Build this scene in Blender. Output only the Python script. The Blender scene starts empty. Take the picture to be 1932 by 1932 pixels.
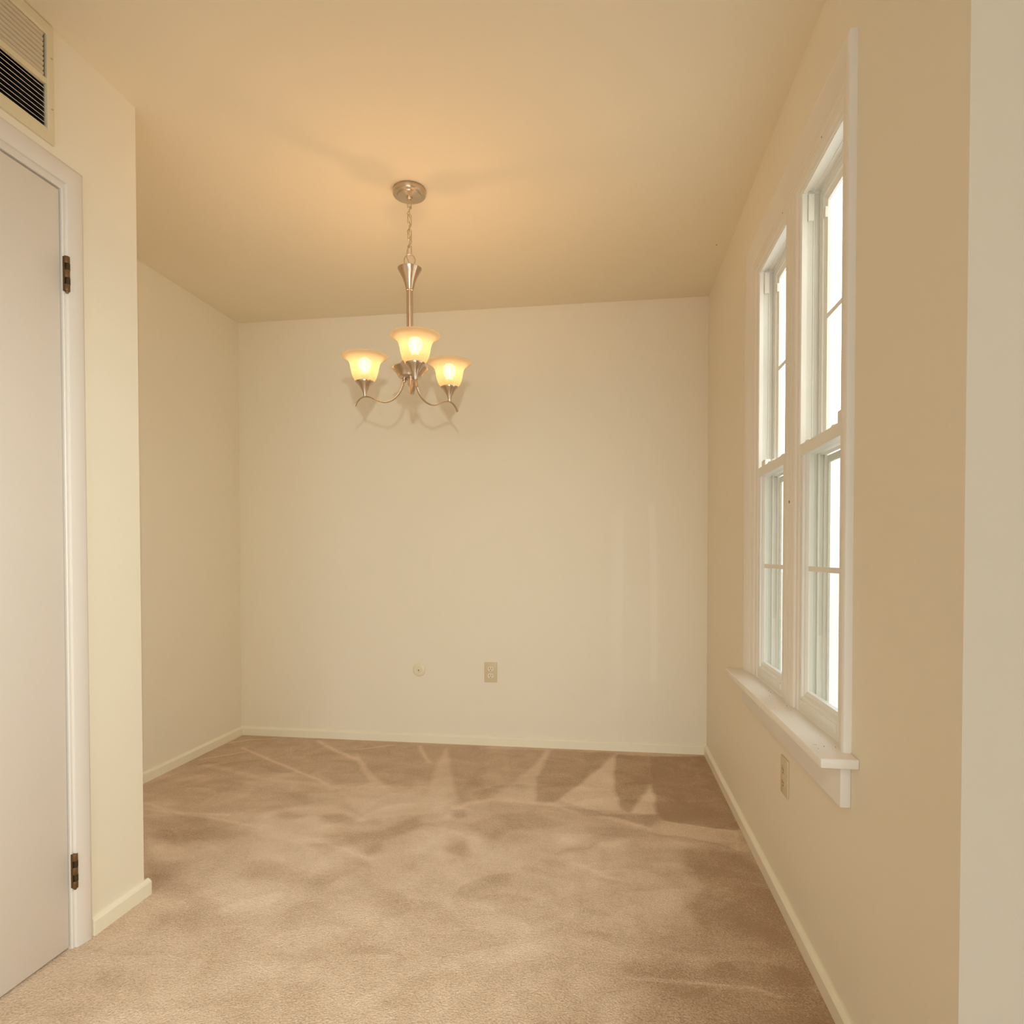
import bpy, bmesh, math, random
import numpy as np
from mathutils import Vector, Matrix
C = bpy.context.scene.collection
PI = math.pi

# ------------------------------------------------------------------ camera, light, exposure
FLASH, DAY_FILL, BULB, WORLD = 106, 34, 104, 3.9
FLASHC, DAY_FILLC, BULBC, WORLDC = (0.91, 0.975, 0.885), (0.58, 0.79, 1.0), (1.0, .565, .27), (0.95, 0.975, 1.02)

H = 2.44            # ceiling height
W = 0.5327          # right wall plane
YB = 3.5531         # back wall plane
XL = -2.1566        # left wall of the nook
XN = -1.4335        # closet wall (door, grille)
YN = 1.811          # end of the closet wall
YR = 1.0582         # end of the window wall
YREAR = -4.0        # wall behind the camera
XLIV = 3.3          # right wall of the living room

cd = bpy.data.cameras.new('camera'); cam = bpy.data.objects.new('camera', cd); C.objects.link(cam)
yaw, pitch, roll = -0.1460, -0.0190, -0.0006
fwd = Vector((math.sin(yaw), math.cos(yaw), 0)); right = Vector((math.cos(yaw), -math.sin(yaw), 0)); up = Vector((0, 0, 1))
fwd, up = fwd*math.cos(pitch)+up*math.sin(pitch), up*math.cos(pitch)-fwd*math.sin(pitch)
right, up = right*math.cos(roll)+up*math.sin(roll), up*math.cos(roll)-right*math.sin(roll)
m = Matrix((right, up, -fwd)).transposed().to_4x4(); m.translation = (0, 0, 1.0669)
cam.matrix_world = m
cd.sensor_width = 36; cd.lens = 22.635; cd.shift_y = 0.0545; cd.clip_start = 0.02
bpy.context.scene.camera = cam

sc = bpy.context.scene
sc.view_settings.view_transform = 'Standard'; sc.view_settings.look = 'None'
sc.view_settings.gamma = 1; sc.view_settings.use_curve_mapping = False
sc.view_settings.exposure = 0.06
sc.cycles.use_denoising = True
sc.cycles.max_bounces = 12; sc.cycles.diffuse_bounces = 8; sc.cycles.transparent_max_bounces = 16
sc.cycles.sample_clamp_indirect = 4; sc.cycles.caustics_reflective = False; sc.cycles.caustics_refractive = False

wd = bpy.data.worlds.new('overcast_sky'); sc.world = wd; wd.use_nodes = True
wd.node_tree.nodes['Background'].inputs[0].default_value = WORLDC + (1,)
wd.node_tree.nodes['Background'].inputs[1].default_value = WORLD

def light(name, kind, loc, energy, color, rot=None, **kw):
    l = bpy.data.lights.new(name, kind); l.energy = energy; l.color = color
    for k, v in kw.items(): setattr(l, k, v)
    o = bpy.data.objects.new(name, l); C.objects.link(o); o.location = loc
    if rot: o.rotation_euler = rot
    return o
# the photographer's flash just above the camera
light('camera_flash', 'SPOT', (0.0, 0.0, 1.36), FLASH, FLASHC, (math.radians(70), 0, math.radians(33)), spot_size=math.radians(107), spot_blend=1.0, shadow_soft_size=0.022)
# fill lamp added behind the camera, as daylight through an assumed glass door
light('daylight_fill_rear', 'AREA', (0.05, YREAR-0.22, 1.05), DAY_FILL, DAY_FILLC, (math.radians(90), 0, 0), shape='RECTANGLE', size=2.5, size_y=2.0)

# ------------------------------------------------------------------ helpers
def new(name, bm, mat, parent=None, smooth=False):
    me = bpy.data.meshes.new(name)
    bmesh.ops.recalc_face_normals(bm, faces=bm.faces[:])
    bm.to_mesh(me); bm.free()
    if mat: me.materials.append(mat)
    if smooth:
        for p in me.polygons: p.use_smooth = True
        me.set_sharp_from_angle(angle=math.radians(38))
    o = bpy.data.objects.new(name, me); C.objects.link(o)
    if parent: o.parent = parent
    return o
def tag(o, label=None, cat=None, group=None, kind=None):
    if label: o['label'] = label
    if cat: o['category'] = cat
    if group: o['group'] = group
    if kind: o['kind'] = kind
    return o
def empty(name, loc=(0, 0, 0)):
    o = bpy.data.objects.new(name, None); C.objects.link(o); o.location = loc; o.empty_display_size = .05
    return o
def box(bm, lo, hi, bev=0, seg=2):
    lo = Vector(lo); hi = Vector(hi)
    g = bmesh.ops.create_cube(bm, size=1)
    for v in g['verts']:
        v.co = Vector((lo[i] + (v.co[i]+.5)*(hi[i]-lo[i]) for i in range(3)))
    if bev:
        es = list({e for v in g['verts'] for e in v.link_edges})
        bmesh.ops.bevel(bm, geom=es, offset=bev, segments=seg, affect='EDGES', profile=.5)
    return bm
def boxo(name, lo, hi, mat, parent=None, bev=0, smooth=False):
    bm = bmesh.new(); box(bm, lo, hi, bev); return new(name, bm, mat, parent, smooth)
def lathe(bm, prof, n=48, cap=False):
    """prof: list of (r, z) about the z axis"""
    rings = []
    for r, z in prof:
        if r < 1e-6: rings.append([bm.verts.new((0, 0, z))])
        else: rings.append([bm.verts.new((r*math.cos(2*PI*k/n), r*math.sin(2*PI*k/n), z)) for k in range(n)])
    for a, b in zip(rings, rings[1:]):
        for k in range(n):
            k2 = (k+1) % n
            if len(a) == 1 and len(b) == 1: continue
            if len(a) == 1: bm.faces.new((a[0], b[k], b[k2]))
            elif len(b) == 1: bm.faces.new((a[k], a[k2], b[0]))
            else: bm.faces.new((a[k], a[k2], b[k2], b[k]))
    return bm
def xform(bm, mat, verts=None):
    bmesh.ops.transform(bm, matrix=mat, verts=verts or bm.verts[:])
def tube(bm, pts, r, n=8, closed=False, rx=None):
    """round (or oval, rx = (width, thickness)) tube along points"""
    pts = [Vector(p) for p in pts]; N = len(pts); rings = []
    ref = None
    for i, p in enumerate(pts):
        a = pts[(i-1) % N] if (closed or i > 0) else p
        b = pts[(i+1) % N] if (closed or i < N-1) else p
        t = (b-a).normalized()
        if ref is None:
            ref = Vector((0, 0, 1)) if abs(t.z) < .9 else Vector((0, 1, 0))
        u = t.cross(ref).normalized() if rx is None or not isinstance(rx[0], Vector) else rx[0]
        v = u.cross(t).normalized(); ref = v if rx is None else ref
        if rx is None: ru = rv = (r(i/(N-1)) if callable(r) else r)
        else: ru, rv = rx[1], rx[2]
        rings.append([bm.verts.new(p + u*ru*math.cos(2*PI*k/n) + v*rv*math.sin(2*PI*k/n)) for k in range(n)])
    prs = list(zip(rings, rings[1:])) + ([(rings[-1], rings[0])] if closed else [])
    for a, b in prs:
        for k in range(n): bm.faces.new((a[k], a[(k+1) % n], b[(k+1) % n], b[k]))
    if not closed:
        bm.faces.new(rings[0]); bm.faces.new(rings[-1])
    return bm
def smooth_path(pts, n=6):
    P = [Vector(p) for p in pts]; P = [2*P[0]-P[1]] + P + [2*P[-1]-P[-2]]; out = []
    for i in range(1, len(P)-2):
        for k in range(n):
            t = k/n; a, b, c, d = P[i-1:i+3]
            out.append(.5*((2*b)+(c-a)*t+(2*a-5*b+4*c-d)*t*t+(3*b-a-3*c+d)*t**3))
    return out + [P[-2]]
def frame(bm, x0, sx, y0, y1, z0, z1, prof, sides=(1, 1, 1, 1), open_bottom=False, closed_prof=True):
    """mitred frame in a plane x = x0; prof = [(inset, depth)], sides scale the inset at (y0, y1, z0, z1)"""
    L = []
    for w, d in prof:
        a, b, c, e = y0+w*sides[0], y1-w*sides[1], z0+w*sides[2], z1-w*sides[3]
        if open_bottom: c = z0
        x = x0+sx*d
        L.append([bm.verts.new(q) for q in ((x, a, c), (x, a, e), (x, b, e), (x, b, c))])
    n = len(L); pr = [(i, (i+1) % n) for i in range(n if closed_prof else n-1)]
    for i, j in pr:
        for k in range(3 if open_bottom else 4):
            k2 = (k+1) % 4
            bm.faces.new((L[i][k], L[i][k2], L[j][k2], L[j][k]))
    if open_bottom and closed_prof:
        bm.faces.new([l[0] for l in L]); bm.faces.new([l[3] for l in L])
    return bm
def prism(bm, prof, axis, a, b):
    """extrude a 2-D profile along an axis ('x': prof in (y,z), 'y': prof in (x,z))"""
    f = (lambda t, p: (t, p[0], p[1])) if axis == 'x' else (lambda t, p: (p[0], t, p[1]))
    A = [bm.verts.new(f(a, p)) for p in prof]; B = [bm.verts.new(f(b, p)) for p in prof]
    n = len(prof)
    for i in range(n): bm.faces.new((A[i], A[(i+1) % n], B[(i+1) % n], B[i]))
    bm.faces.new(A); bm.faces.new(B)
    return bm
def wall_cells(bm, axis, p0, p1, us, zs, holes):
    """wall slab split into cells around its openings; us along the wall, zs upward"""
    for i in range(len(us)-1):
        for j in range(len(zs)-1):
            if (i, j) in holes: continue
            if axis == 'y': box(bm, (p0, us[i], zs[j]), (p1, us[i+1], zs[j+1]))
            else: box(bm, (us[i], p0, zs[j]), (us[i+1], p1, zs[j+1]))
    return bm

# ------------------------------------------------------------------ materials
def nodes(name):
    m = bpy.data.materials.new(name); m.use_nodes = True
    nt = m.node_tree; return m, nt, nt.nodes['Principled BSDF']
def N(nt, t, **kw):
    n = nt.nodes.new(t)
    for k, v in kw.items():
        if k.startswith('i_'): n.inputs[k[2:].replace('_', ' ')].default_value = v
        else: setattr(n, k, v)
    return n
def plain(name, col, rough=.5, metal=0, bump=0, bscale=200, var=.03, vscale=3, spec=.5, dist=.002):
    m, nt, b = nodes(name)
    b.inputs['Roughness'].default_value = rough; b.inputs['Metallic'].default_value = metal
    b.inputs['Specular IOR Level'].default_value = spec
    tc = N(nt, 'ShaderNodeTexCoord')
    nz = N(nt, 'ShaderNodeTexNoise', i_Scale=vscale, i_Detail=4.0)
    nt.links.new(tc.outputs['Object'], nz.inputs['Vector'])
    mx = N(nt, 'ShaderNodeMix', data_type='RGBA')
    mx.inputs[6].default_value = tuple(c*(1-var) for c in col)+(1,); mx.inputs[7].default_value = tuple(min(1, c*(1+var)) for c in col)+(1,)
    nt.links.new(nz.outputs[0], mx.inputs[0]); nt.links.new(mx.outputs[2], b.inputs['Base Color'])
    if bump:
        n2 = N(nt, 'ShaderNodeTexNoise', i_Scale=bscale, i_Detail=3.0)
        nt.links.new(tc.outputs['Object'], n2.inputs['Vector'])
        bp = N(nt, 'ShaderNodeBump', i_Strength=bump, i_Distance=dist)
        nt.links.new(n2.outputs[0], bp.inputs['Height']); nt.links.new(bp.outputs[0], b.inputs['Normal'])
    return m

WALLC = (0.865, 0.80, 0.67)
paint = plain('cream_wall_paint', WALLC, .55, bump=.12, bscale=170, var=.012, vscale=1.3, spec=.35)
ceil_paint = plain('cream_ceiling_paint', (0.865, 0.79, 0.635), .8, bump=.10, bscale=140, var=.012, vscale=1.1, spec=.2)
trimw = plain('white_trim_paint', (0.87, 0.83, 0.77), .38, bump=.05, bscale=60, var=.015, vscale=6)
basew = plain('cream_baseboard_paint', (0.88, 0.83, 0.68), .4, bump=.04, bscale=60, var=.015, vscale=6)
doorw = plain('white_door_paint', (0.76, 0.70, 0.645), .45, bump=.04, bscale=90, var=.015, vscale=2)
vinyl = plain('white_window_vinyl', (0.86, 0.85, 0.81), .35, var=.01, vscale=5)
weather = plain('weathered_white_vinyl', (0.74, 0.74, 0.69), .5, var=.05, vscale=12)
almond = plain('almond_plastic', (0.68, 0.57, 0.385), .4, var=.02, vscale=9)
ivory = plain('ivory_plastic', (0.83, 0.75, 0.58), .3, var=.02, vscale=9)
dark = plain('dark_slot', (0.035, 0.025, 0.015), .7)
brass = plain('aged_brown_brass', (0.17, 0.09, 0.035), .42, metal=.55, bump=.3, bscale=300, var=.3, vscale=60)
brass_shade = plain('aged_brass_in_shade', (0.055, 0.03, 0.012), .5, metal=.4, var=.3, vscale=60)
grille = plain('cream_enamelled_metal', (0.74, 0.655, 0.46), .45, var=.03, vscale=8)
louvre = plain('tan_louvre_metal', (0.62, 0.53, 0.39), .45, var=.05, vscale=8)
ductm = plain('duct_painted_shade', (0.022, 0.018, 0.012), .8, var=.5, vscale=14)
nickel = plain('brushed_nickel', (0.66, 0.54, 0.43), .17, metal=1, bump=.04, bscale=400, var=.05, vscale=20)
_nt = nickel.node_tree; _b = _nt.nodes['Principled BSDF']
_b.inputs['Roughness'].default_value = .30; _b.inputs['Anisotropic'].default_value = .85; _b.inputs['Anisotropic Rotation'].default_value = .25
_tg = N(_nt, 'ShaderNodeTangent', direction_type='RADIAL', axis='Z'); _nt.links.new(_tg.outputs[0], _b.inputs['Tangent'])
brightm = plain('satin_nickel_chain', (0.66, 0.55, 0.42), .33, metal=1, var=.05, vscale=20)
clear_cord = plain('gold_lamp_cord', (0.60, 0.44, 0.24), .35, var=.05)
holem = plain('dark_nail_hole', (0.10, 0.075, 0.04), .8)
concrete = plain('pale_concrete', (0.60, 0.59, 0.56), .85, var=.12, vscale=2)
siding = plain('white_house_siding', (0.78, 0.78, 0.76), .6, var=.03)

def glass_mat():
    m, nt, b = nodes('window_glass'); nt.nodes.remove(b)
    tr = N(nt, 'ShaderNodeBsdfTransparent'); tr.inputs[0].default_value = (.97, .985, .97, 1)
    gl = N(nt, 'ShaderNodeBsdfGlossy', i_Roughness=.01); fr = N(nt, 'ShaderNodeFresnel', i_IOR=1.45)
    mx = N(nt, 'ShaderNodeMixShader'); ge = N(nt, 'ShaderNodeNewGeometry')
    fb = N(nt, 'ShaderNodeMath', operation='SUBTRACT'); fb.inputs[0].default_value = 1; nt.links.new(ge.outputs['Backfacing'], fb.inputs[1])
    fm = N(nt, 'ShaderNodeMath', operation='MULTIPLY'); nt.links.new(fr.outputs[0], fm.inputs[0]); nt.links.new(fb.outputs[0], fm.inputs[1])
    nt.links.new(fm.outputs[0], mx.inputs[0]); nt.links.new(tr.outputs[0], mx.inputs[1]); nt.links.new(gl.outputs[0], mx.inputs[2])
    nt.links.new(mx.outputs[0], nt.nodes['Material Output'].inputs[0]); return m
glass = glass_mat()
def screen_mat():
    m, nt, b = nodes('insect_screen_mesh'); nt.nodes.remove(b)
    tr = N(nt, 'ShaderNodeBsdfTransparent'); tr.inputs[0].default_value = (1, 1, 1, 1)
    df = N(nt, 'ShaderNodeBsdfDiffuse'); df.inputs[0].default_value = (.45, .45, .42, 1)
    mx = N(nt, 'ShaderNodeMixShader'); mx.inputs[0].default_value = .33
    nt.links.new(tr.outputs[0], mx.inputs[1]); nt.links.new(df.outputs[0], mx.inputs[2])
    nt.links.new(mx.outputs[0], nt.nodes['Material Output'].inputs[0]); return m
screenm = screen_mat()
def shade_mat():
    m, nt, b = nodes('frosted_amber_glass'); nt.nodes.remove(b)
    tl = N(nt, 'ShaderNodeBsdfTranslucent'); tl.inputs[0].default_value = (1.0, .94, .76, 1)
    df = N(nt, 'ShaderNodeBsdfDiffuse'); df.inputs[0].default_value = (.97, .90, .74, 1)
    gl = N(nt, 'ShaderNodeBsdfRefraction', i_Roughness=.20, i_IOR=1.15); gl.inputs[0].default_value = (1.0, .97, .92, 1)
    sp = N(nt, 'ShaderNodeBsdfGlossy', i_Roughness=.25)
    m1 = N(nt, 'ShaderNodeMixShader'); m1.inputs[0].default_value = .10
    m2 = N(nt, 'ShaderNodeMixShader'); m2.inputs[0].default_value = .50
    m3 = N(nt, 'ShaderNodeMixShader'); m3.inputs[0].default_value = .04
    nt.links.new(tl.outputs[0], m1.inputs[1]); nt.links.new(df.outputs[0], m1.inputs[2])
    nt.links.new(m1.outputs[0], m2.inputs[1]); nt.links.new(gl.outputs[0], m2.inputs[2])
    nt.links.new(m2.outputs[0], m3.inputs[1]); nt.links.new(sp.outputs[0], m3.inputs[2])
    nt.links.new(m3.outputs[0], nt.nodes['Material Output'].inputs[0]); return m
shadem = shade_mat()
def bulb_mat():
    m, nt, b = nodes('lit_bulb'); nt.nodes.remove(b)
    em = N(nt, 'ShaderNodeEmission', i_Strength=BULB); em.inputs[0].default_value = BULBC + (1,)
    nt.links.new(em.outputs[0], nt.nodes['Material Output'].inputs[0]); return m
bulbm = bulb_mat()

def back_wall_mat():
    """cream paint with two pale streaks down the right-hand part"""
    m = paint.copy(); m.name = 'cream_wall_paint_with_pale_streaks'
    nt = m.node_tree; b = nt.nodes['Principled BSDF']
    tc = N(nt, 'ShaderNodeTexCoord'); sp = N(nt, 'ShaderNodeSeparateXYZ'); nt.links.new(tc.outputs['Object'], sp.inputs[0])
    def ramp(src, a0, a1, b0, b1):
        o = []
        for lo, hi in ((a0, a1), (b1, b0)):
            r = N(nt, 'ShaderNodeMapRange', interpolation_type='SMOOTHSTEP')
            r.inputs[1].default_value = lo; r.inputs[2].default_value = hi
            nt.links.new(src, r.inputs[0]); o.append(r.outputs[0])
        mu = N(nt, 'ShaderNodeMath', operation='MULTIPLY'); nt.links.new(o[0], mu.inputs[0]); nt.links.new(o[1], mu.inputs[1]); return mu.outputs[0]
    wob = N(nt, 'ShaderNodeTexNoise', i_Scale=2.2, i_Detail=2.0); nt.links.new(tc.outputs['Object'], wob.inputs['Vector'])
    ws = N(nt, 'ShaderNodeMath', operation='MULTIPLY_ADD'); ws.inputs[1].default_value = .05; ws.inputs[2].default_value = -.025; nt.links.new(wob.outputs[0], ws.inputs[0])
    xx = N(nt, 'ShaderNodeMath', operation='ADD'); nt.links.new(sp.outputs[0], xx.inputs[0]); nt.links.new(ws.outputs[0], xx.inputs[1])
    # the left streak leans slightly: x - 0.02*(z-0.8)
    zz = sp.outputs[2]
    ln = N(nt, 'ShaderNodeMath', operation='MULTIPLY_ADD'); ln.inputs[1].default_value = -.022; nt.links.new(zz, ln.inputs[0]); nt.links.new(xx.outputs[0], ln.inputs[2])
    def mul(a, c):
        mu = N(nt, 'ShaderNodeMath', operation='MULTIPLY'); nt.links.new(a, mu.inputs[0])
        if isinstance(c, float): mu.inputs[1].default_value = c
        else: nt.links.new(c, mu.inputs[1])
        return mu.outputs[0]
    s1 = mul(mul(ramp(ln.outputs[0], -.02, .045, .062, .075), ramp(zz, .12, .30, 1.25, 1.42)), .75)
    s2 = mul(ramp(xx.outputs[0], .222, .236, .258, .272), ramp(zz, .36, .40, 1.33, 1.37))
    s = N(nt, 'ShaderNodeMath', operation='ADD'); nt.links.new(s1, s.inputs[0]); nt.links.new(s2, s.inputs[1])
    old = b.inputs['Base Color'].links[0].from_socket
    mx = N(nt, 'ShaderNodeMix', data_type='RGBA'); mx.inputs[7].default_value = (.92, .86, .74, 1)
    nt.links.new(old, mx.inputs[6]); nt.links.new(mul(s.outputs[0], .55), mx.inputs[0]); nt.links.new(mx.outputs[2], b.inputs['Base Color'])
    return m
backpaint = back_wall_mat()

def carpet_mat():
    m, nt, b = nodes('beige_cut_pile_carpet')
    b.inputs['Roughness'].default_value = .95; b.inputs['Specular IOR Level'].default_value = .1
    b.inputs['Sheen Weight'].default_value = .15; b.inputs['Sheen Roughness'].default_value = .5
    tc = N(nt, 'ShaderNodeTexCoord'); at = N(nt, 'ShaderNodeAttribute', attribute_name='nap_and_shade')
    n1 = N(nt, 'ShaderNodeTexNoise', i_Scale=5.5, i_Detail=5.0, i_Distortion=1.2)
    n2 = N(nt, 'ShaderNodeTexNoise', i_Scale=190.0, i_Detail=3.0)
    n3 = N(nt, 'ShaderNodeTexVoronoi', i_Scale=190.0); n4 = N(nt, 'ShaderNodeTexNoise', i_Scale=60.0, i_Detail=3.0)
    for n in (n1, n2, n3, n4): nt.links.new(tc.outputs['Object'], n.inputs['Vector'])
    def ma(a, k, c):
        n = N(nt, 'ShaderNodeMath', operation='MULTIPLY_ADD'); nt.links.new(a, n.inputs[0]); n.inputs[1].default_value = k
        if isinstance(c, float): n.inputs[2].default_value = c
        else: nt.links.new(c, n.inputs[2])
        return n.outputs[0]
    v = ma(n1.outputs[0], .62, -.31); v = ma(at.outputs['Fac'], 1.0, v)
    v = ma(n2.outputs[0], 1.0, v); v = ma(n4.outputs[0], .34, v); v = ma(v, 1.0, -.67)
    cr = N(nt, 'ShaderNodeValToRGB'); nt.links.new(v, cr.inputs[0])
    e = cr.color_ramp.elements
    e[0].position = 0; e[0].color = (0.43, 0.28, 0.165, 1); e[1].position = 1; e[1].color = (0.93, 0.75, 0.61, 1)
    x = e.new(.5); x.color = (0.72, 0.54, 0.395, 1)
    nt.links.new(cr.outputs[0], b.inputs['Base Color'])
    hh = N(nt, 'ShaderNodeMath', operation='MULTIPLY_ADD'); nt.links.new(n3.outputs[0], hh.inputs[0]); hh.inputs[1].default_value = -.8; nt.links.new(n2.outputs[0], hh.inputs[2])
    bp = N(nt, 'ShaderNodeBump', i_Strength=.75, i_Distance=.005); nt.links.new(hh.outputs[0], bp.inputs['Height'])
    nt.links.new(bp.outputs[0], b.inputs['Normal'])
    return m
carpetm = carpet_mat()

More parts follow.
